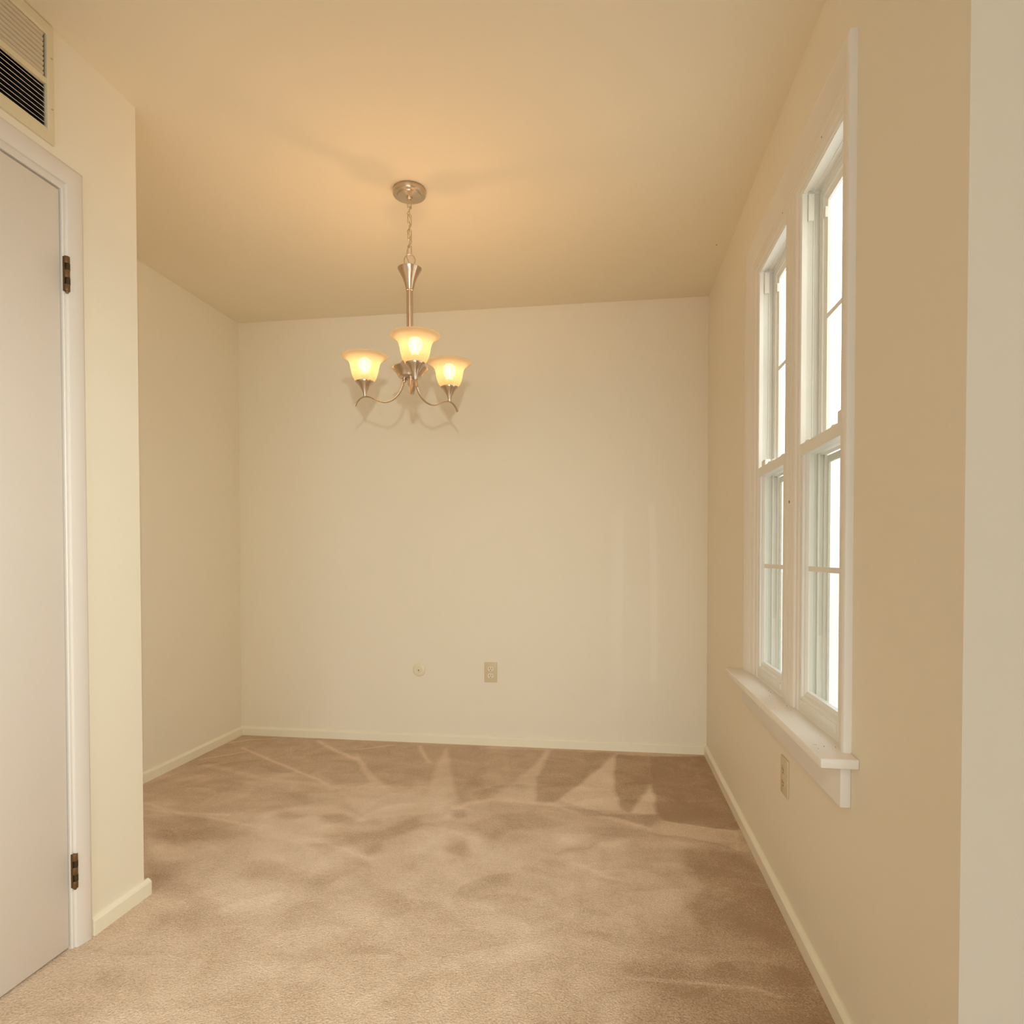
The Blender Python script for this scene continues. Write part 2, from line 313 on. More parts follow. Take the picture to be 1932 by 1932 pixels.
# ------------------------------------------------------------------ floor: vacuum marks in the pile plus painted shade
STROKES = [  # vacuum marks; the broad dark right-hand areas also hold painted shade
    ('p', -0.5, 0, [(0.231, 2.047), (0.484, 2.177), (0.538, 1.896), (0.537, 1.614), (0.541, 1.491), (0.038, 1.417), (0.105, 1.613), (0.033, 1.661), (0.157, 1.724), (0.168, 1.782), (0.058, 1.775), (0.277, 1.912)]),
    ('p', -0.6, 0, [(0.275, 2.384), (0.507, 2.385), (0.539, 2.116), (0.581, 1.847), (0.276, 1.841), (0.239, 2.01), (0.317, 2.122), (0.257, 2.225)]),
    ('p', -0.35, 0, [(-2.138, 3.386), (-2.128, 3.557), (-0.67, 3.528), (-0.532, 2.803), (-0.782, 2.745), (-1.044, 2.774), (-1.242, 2.791), (-1.435, 2.859), (-1.69, 2.822), (-2.011, 2.878), (-2.163, 3.024)]),
    ('p', -0.25, 0, [(-2.116, 2.687), (-2.062, 2.952), (-1.609, 2.761), (-1.439, 2.694), (-1.17, 2.667), (-1.401, 2.473), (-1.736, 2.424), (-1.969, 2.499)]),
    ('p', -1, 0, [(0.22, 3.467), (0.523, 3.522), (0.529, 3.007), (0.521, 2.6), (0.484, 2.566), (0.229, 2.628), (0.212, 2.721), (0.208, 3.041)]),
    ('p', 0.6, 0, [(0.208, 3.041), (0.209, 2.688), (0.095, 2.682)]),
    ('p', -0.8, 0, [(0.051, 3.479), (0.22, 3.467), (0.208, 3.041), (0.15, 2.851), (0.095, 2.682), (0.058, 2.743), (0.034, 2.961), (0.032, 3.253)]),
    ('p', 0.55, 0, [(0.049, 3.497), (0.031, 3.1), (0.057, 2.698), (-0.081, 2.7), (-0.211, 2.798), (-0.045, 3.21)]),
    ('p', -0.6, 0, [(-0.304, 3.502), (0.046, 3.504), (-0.045, 3.21), (-0.146, 2.962), (-0.218, 2.773), (-0.302, 2.749), (-0.325, 3.049), (-0.317, 3.336)]),
    ('p', 0.35, 0, [(-0.329, 3.518), (-0.304, 3.502), (-0.327, 3.019), (-0.301, 2.737), (-0.491, 2.758), (-0.393, 3.068)]),
    ('p', -0.45, 0, [(-0.55, 3.485), (-0.333, 3.498), (-0.353, 3.263), (-0.446, 2.946), (-0.496, 3.209)]),
    ('p', -0.3, 0, [(-0.867, 3.479), (-0.556, 3.485), (-0.496, 3.209), (-0.45, 2.973), (-0.518, 2.754), (-0.619, 2.703), (-0.712, 2.935)]),
    ('p', 0.4, 0, [(-0.873, 3.478), (-0.789, 3.166), (-0.639, 2.712), (-0.769, 2.646), (-0.861, 3.189)]),
    ('l', 0.55, 0.034, [(-0.64, 2.532), (-0.621, 2.633), (-0.58, 2.697), (-0.49, 2.753), (-0.352, 2.749), (-0.224, 2.737), (-0.097, 2.671), (0.022, 2.618), (0.167, 2.549), (0.281, 2.508), (0.476, 2.482)]),
    ('p', -0.6, 0, [(-0.206, 2.728), (-0.064, 2.703), (-0.003, 2.657), (0.227, 2.697), (0.213, 2.636), (0.168, 2.568), (0.022, 2.639), (-0.079, 2.635)]),
    ('p', 0.2, 0, [(0.237, 2.619), (0.492, 2.567), (0.466, 2.395), (0.368, 2.466), (0.173, 2.53)]),
    ('l', -0.7, 0.012, [(0.172, 2.502), (0.295, 2.492), (0.402, 2.445), (0.504, 2.368)]),
    ('l', 0.4, 0.01, [(0.229, 2.628), (0.347, 2.594), (0.492, 2.567), (0.468, 2.404)]),
    ('p', -0.6, 0, [(-0.644, 2.618), (-0.583, 2.627), (-0.558, 2.534), (-0.615, 2.536)]),
    ('p', -0.45, 0, [(-0.552, 2.483), (-0.438, 2.604), (-0.304, 2.646), (-0.142, 2.543), (-0.251, 2.469), (-0.382, 2.469), (-0.414, 2.37), (-0.464, 2.381)]),
    ('p', 0.5, 0, [(-0.181, 2.404), (-0.137, 2.451), (-0.088, 2.418), (-0.101, 2.363), (-0.177, 2.343)]),
    ('p', 0.5, 0, [(-0.535, 2.371), (-0.484, 2.397), (-0.433, 2.298), (-0.483, 2.24)]),
    ('p', 0.4, 0, [(-0.018, 2.375), (0.067, 2.423), (0.095, 2.349), (0.02, 2.314)]),
    ('p', 0.45, 0, [(0.136, 2.433), (0.254, 2.468), (0.34, 2.427), (0.23, 2.377), (0.141, 2.373)]),
    ('p', -0.6, 0, [(-0.587, 2.258), (-0.523, 2.354), (-0.476, 2.193), (-0.538, 2.153)]),
    ('p', -0.4, 0, [(-0.412, 2.112), (-0.345, 2.137), (-0.316, 2.043), (-0.378, 2.008)]),
    ('l', -0.5, 0.018, [(-0.227, 2.311), (-0.172, 2.286), (-0.13, 2.325), (-0.062, 2.335), (-0.033, 2.39)]),
    ('l', 0.5, 0.022, [(-0.109, 2.216), (-0.065, 2.192), (0.019, 2.133)]),
    ('l', -0.45, 0.013, [(-0.015, 2.114), (0.072, 2.106)]),
    ('p', -0.4, 0, [(-0.243, 2.243), (-0.125, 2.244), (-0.128, 2.168), (-0.192, 2.174)]),
    ('p', -0.45, 0, [(-0.092, 2.531), (0.151, 2.546), (0.162, 2.473), (-0.041, 2.407)]),
    ('l', 0.6, 0.016, [(-1.997, 3.301), (-1.758, 3.143), (-1.35, 2.871), (-1.232, 2.769)]),
    ('l', 0.6, 0.027, [(-1.641, 3.494), (-1.452, 3.314), (-1.291, 3.195)]),
    ('p', 0.5, 0, [(-1.359, 3.327), (-1.246, 3.157), (-0.955, 2.764), (-1.166, 2.779), (-1.094, 2.884), (-1.223, 3.074)]),
    ('l', 0.5, 0.02, [(-1.031, 3.476), (-0.904, 3.207)]),
    ('l', 0.4, 0.017, [(-2.137, 3.368), (-2.044, 3.454), (-1.908, 3.493)]),
    ('l', 0.4, 0.016, [(-1.367, 3.359), (-1.178, 3.472)]),
    ('l', 0.35, 0.039, [(-2.016, 3.002), (-1.815, 2.933), (-1.618, 2.857), (-1.225, 2.793)]),
    ('l', -0.5, 0.015, [(-2.046, 2.86), (-1.876, 2.82), (-1.609, 2.761)]),
    ('l', -0.4, 0.016, [(-1.867, 2.723), (-1.436, 2.689), (-1.206, 2.75)]),
    ('l', 0.35, 0.018, [(-2.107, 3.077), (-2.031, 3.149), (-1.941, 3.243)]),
    ('p', 0.45, 0, [(-1.387, 2.365), (-1.401, 2.473), (-1.289, 2.567), (-1.144, 2.608), (-0.965, 2.462), (-1.155, 2.299), (-1.073, 2.279), (-1.119, 2.226), (-1.276, 2.249)]),
    ('p', 0.35, 0, [(-1.235, 2.815), (-0.736, 2.888), (-0.658, 2.581), (-0.936, 2.485), (-1.067, 2.58)]),
    ('p', -0.4, 0, [(-1.866, 2.368), (-1.724, 2.407), (-1.497, 2.367), (-1.333, 2.273), (-1.415, 2.213), (-1.584, 2.158), (-1.745, 2.213)]),
    ('l', 0.6, 0.018, [(-1.969, 2.499), (-1.739, 2.427), (-1.537, 2.43)]),
    ('l', 0.45, 0.012, [(-1.926, 2.445), (-1.596, 2.398), (-1.189, 2.294)]),
    ('p', 0.45, 0, [(-1.711, 2.17), (-1.648, 2.195), (-1.567, 2.116), (-1.46, 2.117), (-1.436, 2.05), (-1.552, 2.02)]),
    ('p', -0.5, 0, [(-1.648, 2.089), (-1.543, 2.008), (-1.464, 1.993), (-1.453, 2.075), (-1.368, 1.982), (-1.399, 1.904), (-1.391, 1.825), (-1.414, 1.79)]),
    ('p', 0.4, 0, [(-1.3, 2.215), (-1.174, 2.264), (-1.033, 2.194), (-0.942, 2.069), (-0.975, 2.002), (-1.108, 2.071), (-1.242, 2.092)]),
    ('p', -0.65, 0, [(-1.17, 2.488), (-1.082, 2.519), (-0.973, 2.443), (-0.92, 2.505), (-0.888, 2.438), (-1.017, 2.402), (-1.124, 2.421)]),
    ('p', -0.45, 0, [(-1.362, 2.46), (-1.326, 2.512), (-1.214, 2.481), (-1.241, 2.44), (-1.333, 2.436)]),
    ('p', -0.6, 0, [(-1.08, 2.31), (-0.865, 2.374), (-0.757, 2.548), (-0.714, 2.429), (-0.825, 2.284), (-0.793, 2.214), (-0.817, 2.168), (-0.973, 2.247)]),
    ('p', -0.4, 0, [(-1.208, 1.968), (-1.215, 2.069), (-1.121, 2.07), (-1.064, 1.941), (-1.164, 1.938)]),
    ('p', -0.55, 0, [(-1.07, 1.988), (-1.034, 2.005), (-0.9, 1.977), (-0.891, 1.943), (-0.995, 1.928)]),
    ('p', -0.4, 0, [(-0.707, 2.117), (-0.653, 2.151), (-0.622, 2.091), (-0.67, 2.084)]),
    ('p', 0.4, 0, [(-0.754, 2.39), (-0.623, 2.442), (-0.576, 2.231), (-0.425, 2.171), (-0.698, 2.214)]),
    ('l', 0.4, 0.014, [(-1.155, 2.299), (-0.993, 2.229), (-0.814, 2.141)]),
    ('p', -0.45, 0, [(-1.347, 1.703), (-1.226, 1.802), (-1.121, 1.725), (-0.963, 1.635), (-1.004, 1.6), (-1.208, 1.659), (-1.286, 1.658)]),
    ('p', -0.45, 0, [(-1.54, 1.969), (-1.441, 1.983), (-1.28, 1.882), (-1.344, 1.809), (-1.419, 1.823)]),
    ('p', 0.4, 0, [(-1.399, 1.946), (-1.242, 1.983), (-1.035, 1.918), (-0.962, 1.793), (-1.16, 1.764), (-1.256, 1.847)]),
    ('l', -0.4, 0.02, [(-1.304, 1.538), (-1.116, 1.566), (-1.071, 1.554)]),
    ('p', -0.3, 0, [(-1.364, 1.459), (-1.139, 1.483), (-1.105, 1.401), (-1.242, 1.396)]),
    ('p', -0.35, 0, [(-0.937, 1.61), (-0.803, 1.584), (-0.838, 1.561)]),
    ('p', -0.35, 0, [(-0.941, 1.395), (-0.879, 1.434), (-0.817, 1.385), (-0.858, 1.365)]),
    ('p', -0.3, 0, [(-0.577, 1.449), (-0.479, 1.5), (-0.415, 1.458), (-0.556, 1.423)]),
    ('p', -0.3, 0, [(-0.627, 1.964), (-0.477, 1.911), (-0.45, 1.802), (-0.59, 1.848)]),
    ('p', 0.45, 0, [(0.172, 1.773), (0.313, 1.774), (0.445, 1.757), (0.435, 1.694), (0.321, 1.729), (0.184, 1.718)]),
    ('l', -0.4, 0.017, [(0.143, 1.759), (0.163, 1.734), (0.109, 1.672), (0.044, 1.671)]),
    ('l', -0.4, 0.01, [(0.147, 1.882), (0.242, 1.874), (0.319, 1.912)]),
    ('l', -0.4, 0.011, [(0.231, 2.047), (0.334, 2.088), (0.446, 2.005)]),
    ('l', 0.3, 0.009, [(0.054, 1.638), (0.212, 1.637), (0.365, 1.635), (0.419, 1.612)]),
    ('p', -0.3, 0, [(-0.214, 1.519), (-0.123, 1.54), (-0.147, 1.471), (-0.208, 1.476)]),
]

def build_floor():
    x0, x1, y0, y1, st = -2.20, .60, 1.15, YB+.02, .008
    xs = np.arange(x0, x1+st, st); ys = np.arange(y0, y1+st, st)
    X, Y = np.meshgrid(xs, ys)
    rs = np.random.RandomState(7)
    def wave(sc, seed):
        r = np.random.RandomState(seed); a = np.zeros_like(X)
        for k in range(7):
            f = sc*(1+.5*k); t = r.rand()*6.28; a += np.sin(X*f*math.cos(t)+Y*f*math.sin(t)+r.rand()*6.28)/(1+.5*k)
        return a/4
    Xw = X+.003*wave(60, 1)+.010*wave(9, 2); Yw = Y+.004*wave(60, 3)+.012*wave(9, 4)
    V = np.zeros_like(X)
    def blur(A, n):
        for ax in (0, 1):
            P = np.pad(A, [(n, n) if i == ax else (0, 0) for i in (0, 1)], mode='edge')
            Cs = np.cumsum(P, axis=ax); Cs = np.concatenate([np.zeros_like(np.take(Cs, [0], ax)), Cs], ax)
            k = 2*n+1
            A = (np.take(Cs, range(k, Cs.shape[ax]), ax)-np.take(Cs, range(0, Cs.shape[ax]-k), ax))/k
        return A
    for kind, v, w, pts in STROKES:
        if kind == 'p':
            ins = np.zeros(X.shape, bool); n = len(pts)
            for i in range(n):
                ax, ay = pts[i]; bx, by = pts[(i+1) % n]
                if ay == by: continue
                c = ((ay > Yw) != (by > Yw)) & (Xw < (bx-ax)*(Yw-ay)/(by-ay)+ax); ins ^= c
            M = ins.astype(float)
            ymean = sum(p[1] for p in pts)/n
            M = blur(M, 1 if ymean > 2.5 else (2 if ymean > 2.1 else 4))
        else:
            M = np.zeros(X.shape)
            for (ax, ay), (bx, by) in zip(pts, pts[1:]):
                dx, dy = bx-ax, by-ay; L = dx*dx+dy*dy+1e-9
                t = np.clip(((Xw-ax)*dx+(Yw-ay)*dy)/L, 0, 1)
                d = np.hypot(Xw-ax-t*dx, Yw-ay-t*dy); M = np.maximum(M, (1 if v > 0 else .6)*np.exp(-(d/(w*.62))**2))
        V = V*(1-M)+(V*.35+v)*M if kind == 'p' else V*(1-M)+(V*.2+v)*M
    # crescent scuffs left by the vacuum head and by feet
    for k in range(150):
        cx, cy = rs.uniform(-2.1, .45), rs.uniform(1.2, 3.05); th = rs.normal(.1, .55); a = rs.uniform(.05, .17); b_ = a*rs.uniform(.22, .5)
        v = rs.choice([-1, 1])*rs.uniform(.18, .45); cv = rs.uniform(-2.5, 2.5)
        dx, dy = Xw-cx, Yw-cy; u = dx*math.cos(th)+dy*math.sin(th); w = -dx*math.sin(th)+dy*math.cos(th)+cv*u*u
        r = (u/a)**2+(w/b_)**2; e = np.clip((1-r)*(3.5 if k % 2 else 1.6), 0, 1)*(.65+.35*np.clip(w/b_, -1, 1))
        V += v*e
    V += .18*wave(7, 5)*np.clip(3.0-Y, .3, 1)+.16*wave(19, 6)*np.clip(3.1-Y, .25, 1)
    V += .22*np.clip((3.0-Y)/.6, 0, 1)*np.clip((.0-X)/.5, 0, 1)-.28*np.clip((X+.05)/.45, 0, 1)*np.clip((2.9-Y)/.5, 0, 1)  # broad painted tone: lighter at left, shade and pile lay along the right
    V -= .30*np.clip((1.80-Y)/.45, 0, 1)  # painted shade: carpet darkened near the camera to offset the flash
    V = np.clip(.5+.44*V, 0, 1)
    ny, nx = X.shape
    verts = np.stack([X.ravel(), Y.ravel(), np.zeros(X.size)], 1)
    idx = np.arange(nx*ny).reshape(ny, nx)
    q = np.stack([idx[:-1, :-1], idx[:-1, 1:], idx[1:, 1:], idx[1:, :-1]], -1).reshape(-1, 4)
    # the rest of the carpet, out of view
    ex = [(-2.3, YREAR-.1), (XLIV+.1, YREAR-.1), (XLIV+.1, y0), (xs[-1], y0), (xs[-1], ys[-1]), (x0, ys[-1]), (x0, y0), (-2.3, y0), (XLIV+.1, YR+.1), (xs[-1], YR+.1)]
    nv = len(verts); verts = np.vstack([verts, [(a, b, 0) for a, b in ex]])
    me = bpy.data.meshes.new('floor')
    faces = q.tolist()+[[nv, nv+1, nv+2, nv+3, nv+6, nv+7]]
    me.from_pydata(verts.tolist(), [], faces); me.update()
    at = me.attributes.new('nap_and_shade', 'FLOAT', 'POINT')
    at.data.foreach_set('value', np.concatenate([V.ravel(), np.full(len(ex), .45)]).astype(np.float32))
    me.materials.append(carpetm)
    o = bpy.data.objects.new('floor', me); C.objects.link(o)
    return tag(o, 'beige cut-pile carpet with light and dark vacuum marks, painted shade at right and front', kind='structure')
build_floor()

# ------------------------------------------------------------------ room shell
def struct(name, bm, mat, label): return tag(new(name, bm, mat), label, kind='structure')
bm = box(bmesh.new(), (-2.4, YR+.12, H), (W+.082, YB+.12, H+.12)); box(bm, (-2.4, YREAR-.12, H), (XLIV+.12, YR+.12, H+.12)); struct('ceiling', bm, ceil_paint, 'smooth cream painted ceiling')
bm = box(bmesh.new(), (XL-.12, YB, 0), (W+.082, YB+.12, H)); struct('wall_back', bm, backpaint, 'cream back wall of the nook with two pale streaks')
bm = box(bmesh.new(), (XL-.12, YN-.11, 0), (XL, YB, H)); box(bm, (XL, YN-.11, 0), (XN-.11, YN, H)); struct('wall_left', bm, paint, 'cream left wall of the nook beyond the closet corner')
# closet wall with the door opening and the duct opening
GY0, GY1, GZ0, GZ1 = .80, 1.4873, 2.1672, 2.4065
DY0, DY1, DZ = .760, 1.5370, 2.0425
bm = wall_cells(bmesh.new(), 'y', XN-.11, XN, [YREAR, DY0-.02, GY0, GY1, DY1+.018, YN], [0, DZ+.018, GZ0, GZ1, H], {(1, 0), (2, 0), (3, 0), (2, 2)})
bmesh.ops.remove_doubles(bm, verts=bm.verts[:], dist=1e-5); struct('wall_closet', bm, paint, 'cream closet wall around the white door, at left')
# window wall
WY0, WY1, WZ0, WZ1 = 1.545, 2.470, .600, 2.115
WT = .082
bm = wall_cells(bmesh.new(), 'y', W, W+WT, [YR+.12, WY0, WY1, YB], [0, WZ0, WZ1, H], {(1, 1)})
bmesh.ops.remove_doubles(bm, verts=bm.verts[:], dist=1e-5); struct('wall_right', bm, paint, 'cream right wall holding the pair of windows')
bm = box(bmesh.new(), (W, YR, 0), (XLIV, YR+.12, H)); struct('wall_living', bm, paint, 'wall turning away past the corner at the right edge')
bm = box(bmesh.new(), (XLIV, YREAR, 0), (XLIV+.12, YR+.12, H)); struct('wall_far_right', bm, paint, 'cream living room wall outside the picture')
RX0, RX1, RZ0, RZ1 = -1.20, 1.30, .04, 2.06
bm = wall_cells(bmesh.new(), 'x', YREAR-.12, YREAR, [XN-.11, RX0, RX1, XLIV+.12], [0, RZ0, RZ1, H], {(1, 1)})
struct('wall_rear', bm, paint, 'cream wall behind the camera with an added wide glass door')
# assumed glass door, added behind the camera for the daylight fill
RXC = (RX0+RX1)/2
rw = tag(empty('added_window_3', (RXC, YREAR-.06, RZ0)), 'unseen wide glass door added behind the camera to let in daylight', kind='structure')
bm = bmesh.new()
for a, b in (((RX0, RZ0), (RX0+.05, RZ1)), ((RX1-.05, RZ0), (RX1, RZ1)), ((RX0, RZ0), (RX1, RZ0+.05)), ((RX0, RZ1-.05), (RX1, RZ1)), ((RXC-.035, RZ0), (RXC+.035, RZ1))):
    box(bm, (a[0]-RXC, -.03, a[1]-RZ0), (b[0]-RXC, .03, b[1]-RZ0))
new('window_frame', bm, vinyl, rw)
boxo('glass_pane', (RX0+.05-RXC, -.003, .05), (RX1-.05-RXC, .003, RZ1-RZ0-.05), glass, rw)
# closet interior behind the door
bm = box(bmesh.new(), (XN-.75, YREAR+3.9, 0), (XN-.73, YN-.11, H)); box(bm, (XN-.75, .1, 0), (XN-.11, .12, H)); struct('wall_closet_inside', bm, paint, 'inner wall of the closet behind the closed door')
# outside: bare slab and sky
bm = box(bmesh.new(), (-40, -40, -.55), (60, 60, -.45)); struct('ground_outside', bm, concrete, 'pale ground outside the windows')
bm = box(bmesh.new(), (-2.4, YR+.12, -.45), (W+.082, YB+.12, -.02)); box(bm, (-2.4, YREAR-.12, -.45), (XLIV+.12, YR+.12, -.02)); struct('foundation', bm, concrete, 'concrete slab under the room')

# baseboards
BT, BH = .015, .050
def bprof(x, s): return [(x, 0), (x+s*BT, 0), (x+s*BT, BH*.80), (x+s*BT*.75, BH*.90), (x+s*BT*.30, BH), (x, BH)]
b = struct('baseboard_back', prism(bmesh.new(), bprof(YB, -1), 'x', XL+.001, W-.001), basew, 'thin cream baseboard along the back wall')
b = struct('baseboard_left', prism(bmesh.new(), bprof(XL, 1), 'y', YN+.001, YB-BT*.9), basew, 'thin cream baseboard along the left nook wall')
b = struct('baseboard_right', prism(bmesh.new(), bprof(W, -1), 'y', YR-.015, YB-BT*.9), basew, 'thin cream baseboard along the window wall')
bm = prism(bmesh.new(), bprof(XN, 1), 'y', 1.5975, YN+BT); prism(bm, bprof(YN, 1), 'x', XL+BT, XN+.0005)
struct('baseboard_closet', bm, basew, 'short cream baseboard between the door casing and the closet corner')
struct('baseboard_living', prism(bmesh.new(), bprof(YR, -1), 'x', W-.01, XLIV-.01), basew, 'baseboard on the wall past the corner')

# ------------------------------------------------------------------ closet door
d1 = tag(empty('door_1', (XN, 1.15, 0)), 'flush white closet door at the left edge, closed', kind='structure')
def loc(o, root): o.location = -Vector(root.location)+Vector(o.location); return o
loc(boxo('door_slab', (XN-.040, DY0+.003, .007), (XN-.004, DY1-.0065, DZ-.006), doorw, d1, .0015, True), d1)
bm = frame(bmesh.new(), XN, -1, DY0-.019, DY1+.017, 0, DZ+.017, [(0, -.001), (.0165, -.001), (.0185, .001), (.0185, .045), (.030, .045), (.030, .10), (0, .10)], open_bottom=True)
loc(new('door_frame', bm, doorw, d1), d1)
bm = frame(bmesh.new(), XN, 1, DY0-.064, 1.5955, 0, 2.109, [(0, 0), (0, .008), (.004, .0125), (.012, .0145), (.030, .0125), (.046, .0095), (.0505, .0075), (.0515, .005), (.0515, 0)], open_bottom=True)
loc(new('door_casing', bm, doorw, d1, True), d1)
for zc in (1.8185, .212):
    h = empty('hinge', (XN, 1.5432, zc)); h.parent = d1; h.location = Vector((0, 1.5432-1.15, zc))
    h['label'] = 'aged brown brass hinge'
    boxo('hinge_leaf', (-.003, -.0075, -.046), (.0035, .0085, .046), brass, h, .0008)
    for k, (a, b2) in enumerate(((-.046, -.028), (-.010, .010), (.028, .046))):
        bm = lathe(bmesh.new(), [(0, a), (.0068, a), (.0072, a+.001), (.0072, b2-.001), (.0068, b2), (0, b2)], 20); xform(bm, Matrix.Translation((.0072, -.002, 0)))
        new('knuckle', bm, brass, h, True)
    for a, b2 in ((-.0277, -.0103), (.0103, .0277)):
        bm = lathe(bmesh.new(), [(0, a), (.0056, a), (.0056, b2), (0, b2)], 16); xform(bm, Matrix.Translation((.0072, .001, 0)))
        new('knuckle', bm, brass_shade, h, True)  # recessed knuckles get darker brass, painting in the shade of the gaps
    bm = lathe(bmesh.new(), [(0, -.052), (.003, -.051), (.0042, -.048), (.0042, -.046), (0, -.046)], 14); xform(bm, Matrix.Translation((.0072, -.002, 0)))
    new('hinge_pin', bm, brass, h, True)

# ------------------------------------------------------------------ return-air grille above the door
g = tag(empty('air_grille', (XN, 1.14, 2.2869)), 'cream metal return-air grille with louvres above the door, upper left corner', 'vent')
def L(v): return Vector(v)-Vector((XN, 1.14, 2.2869))
gz0, gz1 = 2.1345, 2.4385; gy0, gy1 = .775, 1.5087
bm = frame(bmesh.new(), 0, 1, gy0-1.14, gy1-1.14, gz0-2.2869, gz1-2.2869, [(0, 0), (0, .006), (.002, .009), (.018, .009), (.0225, .007), (.0225, -.004), (.0205, -.004), (.0205, 0)],
      sides=(1, (gy1-GY1)/.0225, (GZ0-gz0)/.0225*1.02, (gz1-GZ1)/.0225*1.02))
new('grille_frame', bm, grille, g)
boxo('divider', L((XN-.004, GY0, 2.2795)), L((XN+.0065, GY1+.001, 2.2945)), grille, g, .0008)
bm = bmesh.new(); box(bm, L((XN-.108, GY0, GZ0)), L((XN-.10, GY1, GZ1)))
for a, b2 in (((XN-.108, GY0, GZ0), (XN-.003, GY0+.003, GZ1)), ((XN-.108, GY1-.003, GZ0), (XN-.003, GY1, GZ1)), ((XN-.108, GY0, GZ0), (XN-.003, GY1, GZ0+.003)), ((XN-.108, GY0, GZ1-.003), (XN-.003, GY1, GZ1))):
    box(bm, L(a), L(b2))
new('duct_liner', bm, ductm, g)['label'] = 'near-black liner painted as the shade behind the louvres'  # near-black colour stands for the shade inside the duct
zt = 2.4040
n = 9; stp = (2.4060-2.2950)/n
me = None
for k in range(n):
    zc = 2.2950+stp*(k+.5)
    if me is None:
        bm = bmesh.new()
        pr = [(.0044, .0056), (.0052, .0048), (.0046, .0006), (.0020, -.0034), (-.0052, -.0060), (-.0056, -.0052), (.0004, -.0024), (.0036, .0012)]
        prism(bm, pr, 'y', GY0-1.14+.001, GY1-1.14-.0060); s = new('louvre', bm, louvre, g, True); me = s.data
    else:
        s = bpy.data.objects.new('louvre', me); C.objects.link(s); s.parent = g
    s.location = (-.001, 0, zc-2.2869)
me = None; n = 9; stp = (2.2795-2.1680)/n
for k in range(n-1):
    zc = 2.1680+stp*(k+1)
    if me is None:
        bm = bmesh.new(); prism(bm, [(.003, -.0010), (.0036, -.0002), (-.0100, .0102), (-.0104, .0094)], 'y', GY0-1.14+.001, GY1-1.14-.0035); s = new('open_blade', bm, trimw, g); me = s.data
    else:
        s = bpy.data.objects.new('open_blade', me); C.objects.link(s); s.parent = g
    s.location = (0, 0, zc-2.2869)
for zz in (2.3520, 2.2220):
    bm = lathe(bmesh.new(), [(0, .0022), (.0022, .0018), (.0034, 0)], 16); xform(bm, Matrix.Translation(L((XN+.009, 1.499, zz))) @ Matrix.Rotation(PI/2, 4, 'Y'))
    s = new('screw', bm, almond, g, True)
    boxo('screw_slot', L((XN+.0108, 1.4968, zz-.0005)), L((XN+.0113, 1.5012, zz+.0005)), dark, s)

